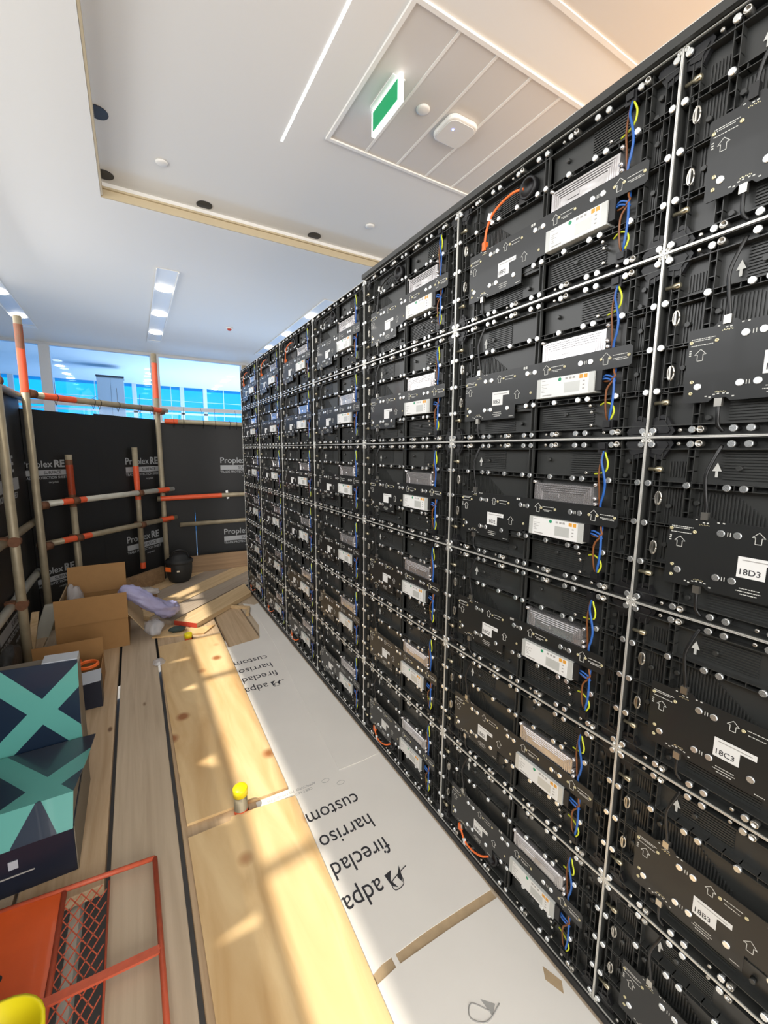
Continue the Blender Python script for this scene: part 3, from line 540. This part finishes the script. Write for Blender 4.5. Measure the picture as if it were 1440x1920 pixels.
for a, c, lab in ((.0, .4495, 'left-hand sheet of the diagonal black hoarding'), (.45, 1.0, 'right-hand sheet of the diagonal black hoarding')):
    p = K1+dv*a; q = K1+dv*c; b = MB(); n = Vector((.7071, -.7071, 0))*.003
    ctr = (p+q)/2; hm = 1.605+(.012 if a else 0); ctr.z = (hm-.9)/2; b.obox(ctr, (q-p)/2, n, (0, 0, (hm+.9)/2)); h = b.build('hoarding_sheet', K['hoard']); tag(h, lab, 'hoarding', 'black hoarding sheets')
    if a == 0: hD1 = h
    else: hD2 = h
hR1 = tag(MB().prism([(-.632, -.9), (-.346, -.9), (-.343, .35), (-.341, .72), (-.341, 1.59), (-.632, 1.59)], YR, YR+.006, 1).build('hoarding_sheet', K['hoard']), 'black hoarding sheet right of the diagonal run, beside the bright slit', 'hoarding', 'black hoarding sheets')
hR2 = tag(MB().prism([(-.332, -.9), (1.4, -.9), (1.4, 1.59), (-.3412, 1.59), (-.3412, .72), (-.336, .35)], YR, YR+.006, 1).build('hoarding_sheet', K['hoard']), 'black hoarding sheet that runs behind the end of the screen wall', 'hoarding', 'black hoarding sheets')
def logo(parent, origin, d, rz, n, s=1.0, short=0):
    d = Vector(d); o = Vector(origin)
    def at(x, z): p = o+d*x*s; return (p.x, p.y, o.z+z*s)
    R = (pi/2, 0, rz); base = Vector((0, 0, 0))
    text('printed_words', 'Proplex', .092*s, K['print'], at(0, 0), R, parent, .0004, .0006); text('printed_words', 'RE', .098*s, K['print'], at(.305, 0), R, parent, .0004, .0028)
    nrm = Vector((sin(rz), -cos(rz), 0)); b = MB(); c = o+d*(.235*s)+nrm*.0006; c.z = o.z-.052*s; b.obox(c, d*.232*s, nrm*.0004, (0, 0, .026*s)); b.build('printed_bar', K['print'], parent)
    p = at(.20, -.066); q = Vector(p)+nrm*.0012; text('printed_words', 'SURFACE', .042*s, K['ink'], q, R, parent, .0003, .0006)
    text('printed_words', 'TRADE PROTECTION SHEET', .034*s, K['print'], at(.0, -.112), R, parent, .0004, .0004)
    text('printed_words', 'recycled', .028*s, K['print'], at(.24, -.155), R, parent, .0004)
D2 = (.7071, .7071, 0); nD = Vector((.7071, -.7071, 0))*.0045
for (t, z, h) in ((.03-.20+.0, 1.185, 0), ):
    pass
def onD(x, z): # point on the diagonal sheet with world x
    p = K1+dv*((x-K1.x)/dv.x)+nD; return (p.x, p.y, z)
logo(hD2, onD(-.955, 1.175), D2, pi/4, 1, .97); logo(hD2, onD(-.99, .43), D2, pi/4, 1, .97)
logo(hD1, onD(-1.598, 1.175), D2, pi/4, 1, .80); logo(hD1, onD(-1.598, .34), D2, pi/4, 1, .80)
logo(hR2, (-.06, YR-.001, 1.175), (1, 0, 0), 0, 1, .97); logo(hR2, (-.055, YR-.001, .37), (1, 0, 0), 0, 1, .97)
logo(hL2, (XL+.001, 2.57, 1.165), (0, 1, 0), pi/2, 1, 1.55); logo(hL2, (XL+.001, 2.45, .34), (0, 1, 0), pi/2, 1, 1.3)

def sctube(p0, p1, label, bands=(), m='tube', group='scaffold tubes'):
    p0 = Vector(p0); p1 = Vector(p1); d = (p1-p0).normalized(); L = (p1-p0).length; r = .02415
    o = MB().cyl(p0, p1, r, 20).lathe(p0, d, [(0, r*.9), (.0005, r*.9)], 20, 0).build('scaffold_tube', K[m]); tag(o, label, 'scaffold tube', group)
    for a, c, col in bands:
        e = MB().lathe(p0+d*a, d, [(0, r+.0006), (c-a, r+.0006)], 20, 0, cap=False).build('painted_band', K[col], o)
    return o
def coupler(c, ax, ay, label, m='rust'):   # two jaws crossing, bolt and nut
    c = Vector(c); ax = Vector(ax).normalized(); ay = Vector(ay).normalized(); t = thing('scaffold_coupler', label, 'coupler', c, 0, 'scaffold couplers'); n = ax.cross(ay).normalized()
    MB().lathe(n*.027-ax*.026, ax, [(0, .0295), (.052, .0295)], 14, cap=True).build('jaw', K[m], t); MB().lathe(-n*.027-ay*.026, ay, [(0, .0295), (.052, .0295)], 14, cap=True).build('jaw', K[m], t)
    MB().cyl(n*.027+ay*.038-n*.03, n*.027+ay*.038+n*.014, .0065, 8).build('bolt', K['steel'], t); MB().lathe(n*.028+ay*.038, n, [(0, .012), (.012, .012)], 6, sm=False).build('nut', K[m], t)
    return t
# posts
TP = 2.24
sctube((-1.497, 3.39, -.9), (-1.497, 3.39, 2.205), 'tall scaffold post with a long orange band at the left corner', [(2.89, 3.05, 'tube'), (2.60, 3.05, 'paint')])
sctube((-1.497, 2.634, -.9), (-1.497, 2.634, 2.2), 'tall plain scaffold post at the left edge of the picture')
sctube((-.645, 4.42, -.9), (-.645, 4.42, 2.25), 'tall scaffold post with an orange band between diagonal and right hoarding', [(2.72, 3.06, 'paint')])
sctube((.245, 4.54, -.9), (.245, 4.54, 2.25), 'tall post whose brown top just clears the far end of the screen wall')
sctube((-1.328, 3.745, -.9), (-1.328, 3.745, 1.27), 'short red-brown post in front of the diagonal hoarding, left one', [(1.75, 2.13, 'rust'), (1.85, 2.09, 'paint')])
sctube((-.868, 4.205, .16), (-.868, 4.205, 1.335), 'short post with an orange-red band in front of the diagonal hoarding, right one', [(.68, 1.0, 'paint'), (0, .06, 'paint')])
# rails
sctube((-1.546, -1.4, 1.69), (-1.546, 3.56, 1.68), 'top rail tube of the left hoarding coming from the camera', m='rust' if 0 else 'tube')
def onq(x, off=0.0): return Vector((x, x+5.0-off, 0))
def dtube(x0, x1, z, off, label, bands, m='tube'):
    p = onq(x0, off); q = onq(x1, off); p.z = z; q.z = z+.006; return sctube(p, q, label, bands, m)
dtube(-1.50, -.56, 1.70, .0, 'top rail tube of the diagonal hoarding with orange ends', [(.10, .35, 'paint'), (1.14, 1.24, 'paint')])
dtube(-1.50, -.545, .905, .0, 'upper guard rail across the diagonal hoarding, whitish between orange ends', [(.16, .36, 'paint'), (1.13, 1.28, 'paint')], 'tubew')
dtube(-1.53, -.53, .602, .0, 'lower guard rail across the diagonal hoarding with orange ends', [(.18, .42, 'paint'), (1.20, 1.36, 'paint')])
sctube((-.585, 4.44, 1.605), (1.3, 4.44, 1.59), 'top rail tube over the right-hand hoarding', [(0, .12, 'paint')])
sctube((-.70, 4.372, .82), (1.3, 4.372, .85), 'upper guard rail of the right-hand hoarding with a long reddish end', [(.03, .62, 'paint')])
sctube((-.50, 4.474, .520), (1.3, 4.474, .532), 'lower guard rail of the right-hand hoarding, plain grey, starting beside the post')
sctube((-1.546, -1.4, .80), (-1.546, 3.56, .78), 'dark upper guard rail of the left hoarding', m='tube')
sctube((-1.546, -1.4, .40), (-1.546, 3.45, .414), 'whitish lower guard rail of the left hoarding', m='tubew')
for c, ax, ay, lab in (((-1.49, 3.45, 1.70), (0, 0, 1), (.7, .7, 0), 'coupler where the orange-banded corner post meets the diagonal top rail'), ((-.632, 4.41, 1.69), (0, 0, 1), (.7, .7, 0), 'coupler at the right end of the diagonal top rail'),
     ((-1.49, 3.45, .905), (0, 0, 1), (.7, .7, 0), 'rusty coupler holding the upper diagonal guard rail at the corner post'), ((-.64, 4.41, .905), (0, 0, 1), (.7, .7, 0), 'rusty coupler at the right end of the upper diagonal guard rail'),
     ((-1.49, 3.45, .602), (0, 0, 1), (.7, .7, 0), 'rusty coupler holding the lower diagonal guard rail at the corner post'), ((-.64, 4.41, .60), (0, 0, 1), (.7, .7, 0), 'rusty coupler at the right end of the lower diagonal guard rail'),
     ((-1.325, 3.71, .905), (0, 0, 1), (.7, .7, 0), 'coupler joining the left short post to the upper guard rail'), ((-1.325, 3.71, .60), (0, 0, 1), (.7, .7, 0), 'coupler joining the left short post to the lower guard rail'),
     ((-.868, 4.168, .905), (0, 0, 1), (.7, .7, 0), 'coupler joining the right short post to the upper guard rail'), ((-.868, 4.168, .60), (0, 0, 1), (.7, .7, 0), 'coupler joining the right short post to the lower guard rail'),
     ((-1.522, 2.634, 1.685), (0, 0, 1), (0, 1, 0), 'coupler on the left top rail at the edge of the picture'), ((-1.522, 2.634, .79), (0, 0, 1), (0, 1, 0), 'coupler joining the left edge post to the dark guard rail'),
     ((-1.522, 2.634, .415), (0, 0, 1), (0, 1, 0), 'coupler joining the left edge post to the whitish guard rail')):
    coupler(c, ax, ay, lab)
# cable ties round the top rails
def tie(c, d, h, lab, lean=0.0):
    c = Vector(c); d = Vector(d).normalized(); s = d.cross(Vector((0, 0, 1))); b = MB()
    b.tube([c+s*(.027*cos(a*pi/6))+Vector((0, 0, .027*sin(a*pi/6)-(.03 if sin(a*pi/6) < -.9 else 0))) for a in range(13)], .0022, 5, sub=1)
    b.tube([c+Vector((0, 0, .026)), c+Vector((0, 0, .026+h*.5))+d*lean*.3, c+Vector((0, 0, .026+h))+d*lean], .0016, 5, sub=3)
    tag(b.build('cable_tie', K['tie']), lab, 'cable tie', 'cable ties on the top rails')
for k, (x, h, ln, w) in enumerate(((-1.36, .09, .0, 'near the orange end by the corner post'), (-1.14, .03, .05, 'left third, bent over'), (-1.10, .01, 0, 'close beside the bent one'), (-.97, .12, .0, 'standing upright in the middle of the rail'), (-.80, .10, .01, 'in the right third of the rail'), (-.70, .01, 0, 'near the right coupler'))):
    tie((x, x+5.0, 1.703), D2, h, 'black cable tie on the diagonal top rail, '+w, ln)
for k, (x, h, ln, w) in enumerate(((-.50, .01, 0, 'nearest its reddish end'), (-.41, .13, .01, 'upright left tail'), (-.22, .13, -.02, 'tail leaning left in the middle'), (-.10, .13, 0, 'long upright tail right of the middle'), (.05, .01, 0, 'short one near the screen wall'), (.12, .12, -.01, 'long tail beside the screen wall'))):
    tie((x, 4.44, 1.60), (1, 0, 0), h, 'black cable tie on the right top rail, '+w, ln)
tag(MB().obox((-.02, 4.372, .835), (.012, 0, .004), (0, .002, 0), (-.006, 0, .045)).build('paper_tag', K['white']), 'white tag hanging on the upper right guard rail', 'tag')
# toe boards
tag(MB().box(-.60, 1.0, 4.36, 4.39, -.03, .185).build('toe_board', K['toe']), 'brown toe board standing on edge below the right hoarding', 'board', 'toe boards')
b = MB(); p = onq(-1.05, .12); q = onq(-.70, .12); c = (p+q)/2; c.z = .087; b.obox(c, (q-p)/2, Vector((.7071, -.7071, 0))*.016, (0, 0, .075)); tag(b.build('toe_board', K['toe']), 'brown toe board on edge below the diagonal hoarding behind the bag', 'board', 'toe boards')

# ------------------------------------------------------------------ things on the deck
# large open cardboard box
bx = thing('cardboard_box', 'large open brown cardboard box with its flaps up', 'box', (-1.18, 3.0, -.03)); f = neg(bx.location)
x0, x1, y0, y1, z0, z1 = -1.385, -.985, 2.81, 3.22, -.0295, .175; t = .004
b = MB(); b.box(x0, x1, y0, y0+t, z0, z1); b.box(x0, x1, y1-t, y1, z0, z1+.09); b.box(x0, x0+t, y0+t, y1-t, z0, z1+.04); b.box(x1-t, x1, y0+t, y1-t, z0, z1+.02); b.box(x0+t, x1-t, y0+t, y1-t, z0, z0+t); b.build('body', K['card'], bx, f)
b = MB(); b.obox(((x0+x1)/2+.003, y0-.004, .265), ((x1-x0)/2, 0, 0), (0, .002, 0), (0, .004, .088)); b.build('front_flap', K['card'], bx, f)
b = MB(); b.obox(((x0+x1)/2+.015, y1+.015, .365), ((x1-x0)/2-.02, 0, 0), (0, .002, 0), (0, .02, .098)); b.build('back_flap', K['card'], bx, f)
b = MB(); b.obox((x1+.045, (y0+y1)/2, .13), (.045, 0, -.068), (0, (y1-y0)/2-.005, 0), (.0016, 0, .0012)); b.build('side_flap', K['cardin'], bx, f)
b = MB(); b.obox((x0+.02, (y0+y1)/2+.02, .285), (.012, 0, .06), (0, (y1-y0)/2-.02, 0), (.002, 0, -.0005)); b.build('side_flap', K['cardin'], bx, f)
def crumple(name, c, sx, sy, sz, m, seed, label, cat, n=3, rough=.35):
    bm = bmesh.new(); bmesh.ops.create_icosphere(bm, subdivisions=n, radius=1); R = random.Random(seed)
    from mathutils import noise
    for v in bm.verts:
        k = noise.noise(v.co*1.8+Vector((seed*3.1, 0, 0)))*rough+noise.noise(v.co*5+Vector((0, seed, 0)))*rough*.35; v.co *= 1+k; v.co = Vector((v.co.x*sx, v.co.y*sy, v.co.z*sz))
    zm = min(v.co.z for v in bm.verts)
    for v in bm.verts: v.co.z -= zm
    me = bpy.data.meshes.new(name); bm.to_mesh(me); bm.free(); me.materials.append(m)
    o = bpy.data.objects.new(name, me); C.objects.link(o); o.location = c
    for p in me.polygons: p.use_smooth = True
    return tag(o, label, cat)
crumple('plastic_packaging', (-1.30, 3.10, -.02), .06, .08, .19, K['foam'], 3, 'clear crumpled packaging standing in the left of the large cardboard box', 'packaging')
crumple('plastic_packaging', (-1.10, 2.94, -.02), .08, .07, .12, K['foam'], 4, 'clear crumpled film lying along the inside of the large cardboard box', 'packaging')
crumple('plastic_packaging', (-.88, 3.52, .0855), .12, .08, .035, K['foam'], 5, 'clear plastic sheet in a heap behind the lavender roll', 'packaging')
crumple('plastic_packaging', (-.83, 2.92, -.02), .06, .12, .045, K['foam'], 9, 'clear plastic bag on the deck right of the large cardboard box', 'packaging')
crumple('plastic_scrap', (-.825, 2.42, -.03), .035, .045, .012, K['foam'], 12, 'small torn scrap of clear plastic at the corner of the plywood', 'plastic')
# lavender foam roll hanging out of the box
b = MB(); R = [(-1.04, 3.02, .30, .035), (-.985, 3.0, .31, .05), (-.92, 3.0, .26, .058), (-.85, 3.0, .20, .058), (-.79, 3.01, .145, .055), (-.74, 3.05, .10, .062), (-.71, 3.09, .085, .066), (-.69, 3.13, .085, .058), (-.675, 3.15, .085, .03)]
rs = []
for i, (x, y, z, r) in enumerate(R):
    p = Vector(R[max(i-1, 0)][:3]); q = Vector(R[min(i+1, len(R)-1)][:3]); k = b.ring((x, y, z), q-p, r, 16); rs.append(k)
    for j in range(16): v = Vector(b.v[k+j]); c = Vector((x, y, z)); b.v[k+j] = tuple(c+(v-c)*(1+.16*sin(j*2.4+i*1.9)+.13*sin(j*3.9-i*2.7)))
for a, c in zip(rs, rs[1:]):
    for j in range(16): b.face([a+j, a+(j+1) % 16, c+(j+1) % 16, c+j], 0, True)
b.face([rs[0]+j for j in range(16)]); b.face([rs[-1]+j for j in range(16)])
o = b.build('foam_roll', K['purple']); sb = o.modifiers.new('s', 'SUBSURF'); sb.levels = 2; sb.render_levels = 2
tx = bpy.data.textures.new('crease', 'CLOUDS'); tx.noise_scale = .035; dp = o.modifiers.new('d', 'DISPLACE'); dp.texture = tx; dp.strength = .035; dp.mid_level = .5
tag(o, 'lavender foam wrap twisted out over the side of the large cardboard box', 'foam wrap')
o = MB().box(-1.0, -.78, 3.42, 3.62, .009, .085).build('carton', K['card'], bevel=.003); tag(o, 'low brown carton behind the lavender wrap', 'box')
crumple('work_glove', (-.685, 2.87, -.019), .055, .035, .018, K['glove'], 21, 'dark green work glove lying on the small plywood offcut', 'glove')
# black tool bag
tb_ = thing('tool_bag', 'rounded black tool bag with orange badge against the toe board', 'bag', (-.555, 4.12, .01)); f = neg(tb_.location)
b = MB(); b.lathe((-.555, 4.12, .010), (0, 0, 1), [(0, .085), (.02, .10), (.08, .115), (.14, .12), (.19, .12), (.22, .112), (.225, .09), (.26, .085), (.285, .05), (.29, 0)], 20); b.build('body', K['bag'], tb_, f)
MB().lathe((-.555, 4.12, .195), (0, 0, 1), [(0, .124), (.012, .130), (.03, .128), (.04, .118)], 20, cap=False).build('rim', K['bag'], tb_, f)
MB().tube([(-.64, 4.10, .22), (-.61, 4.08, .31), (-.55, 4.07, .335), (-.49, 4.08, .31), (-.46, 4.10, .22)], .008, 8).build('handle', K['black'], tb_, f)
b = MB(); b.obox((-.66, 4.045, .155), (.022, -.022*.9, 0), (-.001, -.001, 0), (0, 0, .022)); b.build('badge', K['orange'], tb_, f)
b = MB(); b.obox((-.575, 4.004, .135), (.012, -.001, 0), (0, -.0015, 0), (0, 0, .008)); b.build('buckle', K['steel'], tb_, f)
# rolled white board and plank leaning at the left
b = MB(); b.obox((-1.50, 3.28, .075), (.045, 0, 0), (0, .02, 0), (.04, .015, .12)); o = b.build('leaning_panel', K['tubew'], bevel=.004); tag(o, 'whitish flat panel leaning between the post and the large cardboard box', 'panel')
b = MB(); b.obox((-1.53, 3.0, .105), (.02, 0, 0), (0, .012, 0), (.018, .03, .13)); o = b.build('timber_batten', K['brdd1']); tag(o, 'narrow wooden batten leaning by the left hoarding', 'batten')
crumple('black_sack', (-1.50, 2.26, -.03), .035, .2, .16, K['bag'], 31, 'black sack slumped behind the printed boxes at the left edge', 'sack')
# small kraft box with cables and small navy box
kb = thing('cardboard_box', 'smaller low cardboard box in front of the large one, holding orange cable', 'box', (-1.28, 2.3, -.03)); f = neg(kb.location)
x0, x1, y0, y1 = -1.445, -1.112, 2.16, 2.46; b = MB(); b.box(x0, x1, y1-t, y1, -.0295, .20); b.box(x0, x1, y0, y0+t, -.0295, .09); b.box(x0, x0+t, y0+t, y1-t, -.0295, .10); b.box(x1-t, x1, y0+t, y1-t, -.0295, .10); b.box(x0+t, x1-t, y0+t, y1-t, -.0295, -.0255); b.build('body', K['card'], kb, f)
b = MB(); b.tube([(-1.30+.09*cos(a*pi/5), 2.30+.09*sin(a*pi/5), .125+.006*a/5) for a in range(21)], .006, 7, sub=2); b.tube([(-1.17+.045*cos(a*pi/5), 2.25+.05*sin(a*pi/5), .125+.004*a/5) for a in range(21)], .006, 7, sub=2); tag(b.build('coiled_cable', K['orange']), 'coil of orange cable in the smaller cardboard box', 'cable')
nb = thing('small_box', 'small navy box with a white inner lid beside the smaller cardboard box', 'box', (-1.15, 2.10, -.03)); f = neg(nb.location)
MB().box(-1.21, -1.104, 2.06, 2.15, -.0295, .115).build('body', K['navy'], nb, f, bevel=.002); b = MB(); b.obox((-1.157, 2.10, .128), (.053, 0, .004), (0, .045, .012), (0, 0, .0015)); b.build('lid', K['greyw'], nb, f)
# printed boxes
pb = thing('printed_box', 'navy box with a teal X on its lid lying nearest the camera', 'box', (-1.4, 1.27, -.03), 0, 'navy boxes printed with a teal X'); f = neg(pb.location)
MB().box(-1.545, -1.122, 1.052, 1.49, -.0295, .128).build('body', K['navy'], pb, f, bevel=.002)
MB().box(-1.1215, -1.119, 1.054, 1.488, -.0295, .126).build('side', K['boxin'], pb, f)
b = MB(); pr = [(1.048, .129), (1.115, .205), (1.30, .182), (1.515, .150)]
for (a, c), (d, e) in zip(pr, pr[1:]):
    xa = -1.122+(.0 if a < 1.2 else .02); xb = -1.122+(.02 if d > 1.2 else 0)+(.012 if d > 1.5 else 0)
    b.quad((-1.548, a, c), (xa, a, c), (xb, d, e), (-1.548, d, e)); b.quad((-1.548, a, c-.004), (xa, a, c-.004), (xb, d, e-.004), (-1.548, d, e-.004)); b.quad((xa, a, c), (xb, d, e), (xb, d, e-.004), (xa, a, c-.004))
b.build('lid', K['lidA'], pb, f)
b = MB(); b.prism([(1.055, .128), (1.115, .2), (1.30, .177), (1.50, .146), (1.49, .128)], -1.128, -1.1245, 0); b.build('side_flap', K['boxin'], pb, f)
MB().box(-1.285, -1.262, 1.0495, 1.0515, .058, .085).build('label', K['greyw'], pb, f); MB().box(-1.34, -1.225, 1.0498, 1.0515, .032, .036).build('printed_line', K['greyp'], pb, f)
pc = thing('printed_box', 'navy box standing upright behind, its teal X facing the camera', 'box', (-1.4, 1.6, -.03), 0, 'navy boxes printed with a teal X'); f = neg(pc.location)
MB().box(-1.49, -1.134, 1.535, 1.66, -.0295, .455).build('body', K['boxin'], pc, f, bevel=.002)
b = MB(); b.prism([(-1.49, -.0295), (-1.134, -.0295), (-1.136, .2), (-1.127, .482), (-1.40, .498), (-1.49, .502)], 1.522, 1.527, 1); b.build('lid', K['lidB'], pc, f)
b = MB(); b.prism([(-1.24, .455), (-1.128, .457), (-1.128, .486), (-1.24, .492)], 1.5275, 1.60, 1); b.build('tab', K['greyw'], pc, f)
# mesh gate over the opening, orange panel, yellow item
mg = thing('mesh_gate', 'red-painted expanded-mesh gate with an orange plate lying over the deck opening', 'gate', (-1.05, .6, -.03)); f = neg(mg.location)
gz = -.004; gx0, gx1, gy0, gy1 = -1.145, -.905, .18, .945
b = MB()
for (p, q) in (((-1.34, .985), (gx1, gy1)), ((gx1, gy1), (gx1+.01, gy0)), ((gx0-.06, .66), (gx1+.003, .647)), ((gx0, .955), (gx0, gy0))): b.cyl((*p, gz), (*q, gz), .0075, 8)
b.obox((-1.03, .652, gz+.004), (.125, -.006, 0), (0, .011, 0), (0, 0, .0035)); b.build('frame', K['mesh'], mg, f)
b = MB(); n = 0
yy = gy0
def clipseg(x0, y0, x1, y1):
    pass
st = .042; sx = .026
for r in range(int((gy1-gy0)/(st/2))-1):
    y = gy0+.012+r*st/2
    for c in range(4):
        xx = gx0+.006+c*sx+(sx/2 if r % 2 else 0)
        if xx+sx/2 > -1.032: continue
        for s in (-1, 1):
            if xx+s*sx/2 < gx0 : continue
            p = Vector((xx, y, gz)); q = Vector((xx+s*sx/2, y+st/2, gz)); c_ = (p+q)/2; h = (q-p)/2; w = Vector((-h.y, h.x, 0)).normalized()*.0013; b.obox(c_, h, w, (0, 0, .001))
b.build('mesh_panel', K['mesh'], mg, f)
b = MB(); b.cyl((-1.030, .93, gz), (-1.026, gy0, gz), .003, 6); b.build('mesh_edge_bar', K['mesh'], mg, f)
b = MB(); b.prism([(-1.146, .958), (-1.5, 1.0), (-1.5, .45), (-1.16, .42)], gz-.001, gz+.002, 2); b.build('plate', K['osheet'], mg, f)
MB().lathe((-1.262, .775, gz+.002), (0, 0, 1), [(0, .012), (.0006, .012)], 16).build('plate_hole', K['black'], mg, f)
yb = thing('yellow_tub', 'bright yellow plastic tub end in the bottom left corner', 'tub', (-1.2, .55, -.0)); f = neg(yb.location)
b = MB(); b.lathe((-1.205, .52, -.001), (0, 0, 1), [(0, .075), (.10, .085), (.125, .087), (.125, .078), (.02, .068), (.02, 0)], 24); b.build('body', K['yellow'], yb, f)
# joist seen through the opening
tag(MB().box(-1.135, -1.110, .0, 1.3, -.14, -.075).build('joist', K['tubew']), 'grey joist seen through the deck opening under the mesh', 'joist')
tag(MB().box(-1.4, -.9, .60, .64, -.19, -.145).build('joist', K['tube']), 'cross joist below the deck opening', 'joist')
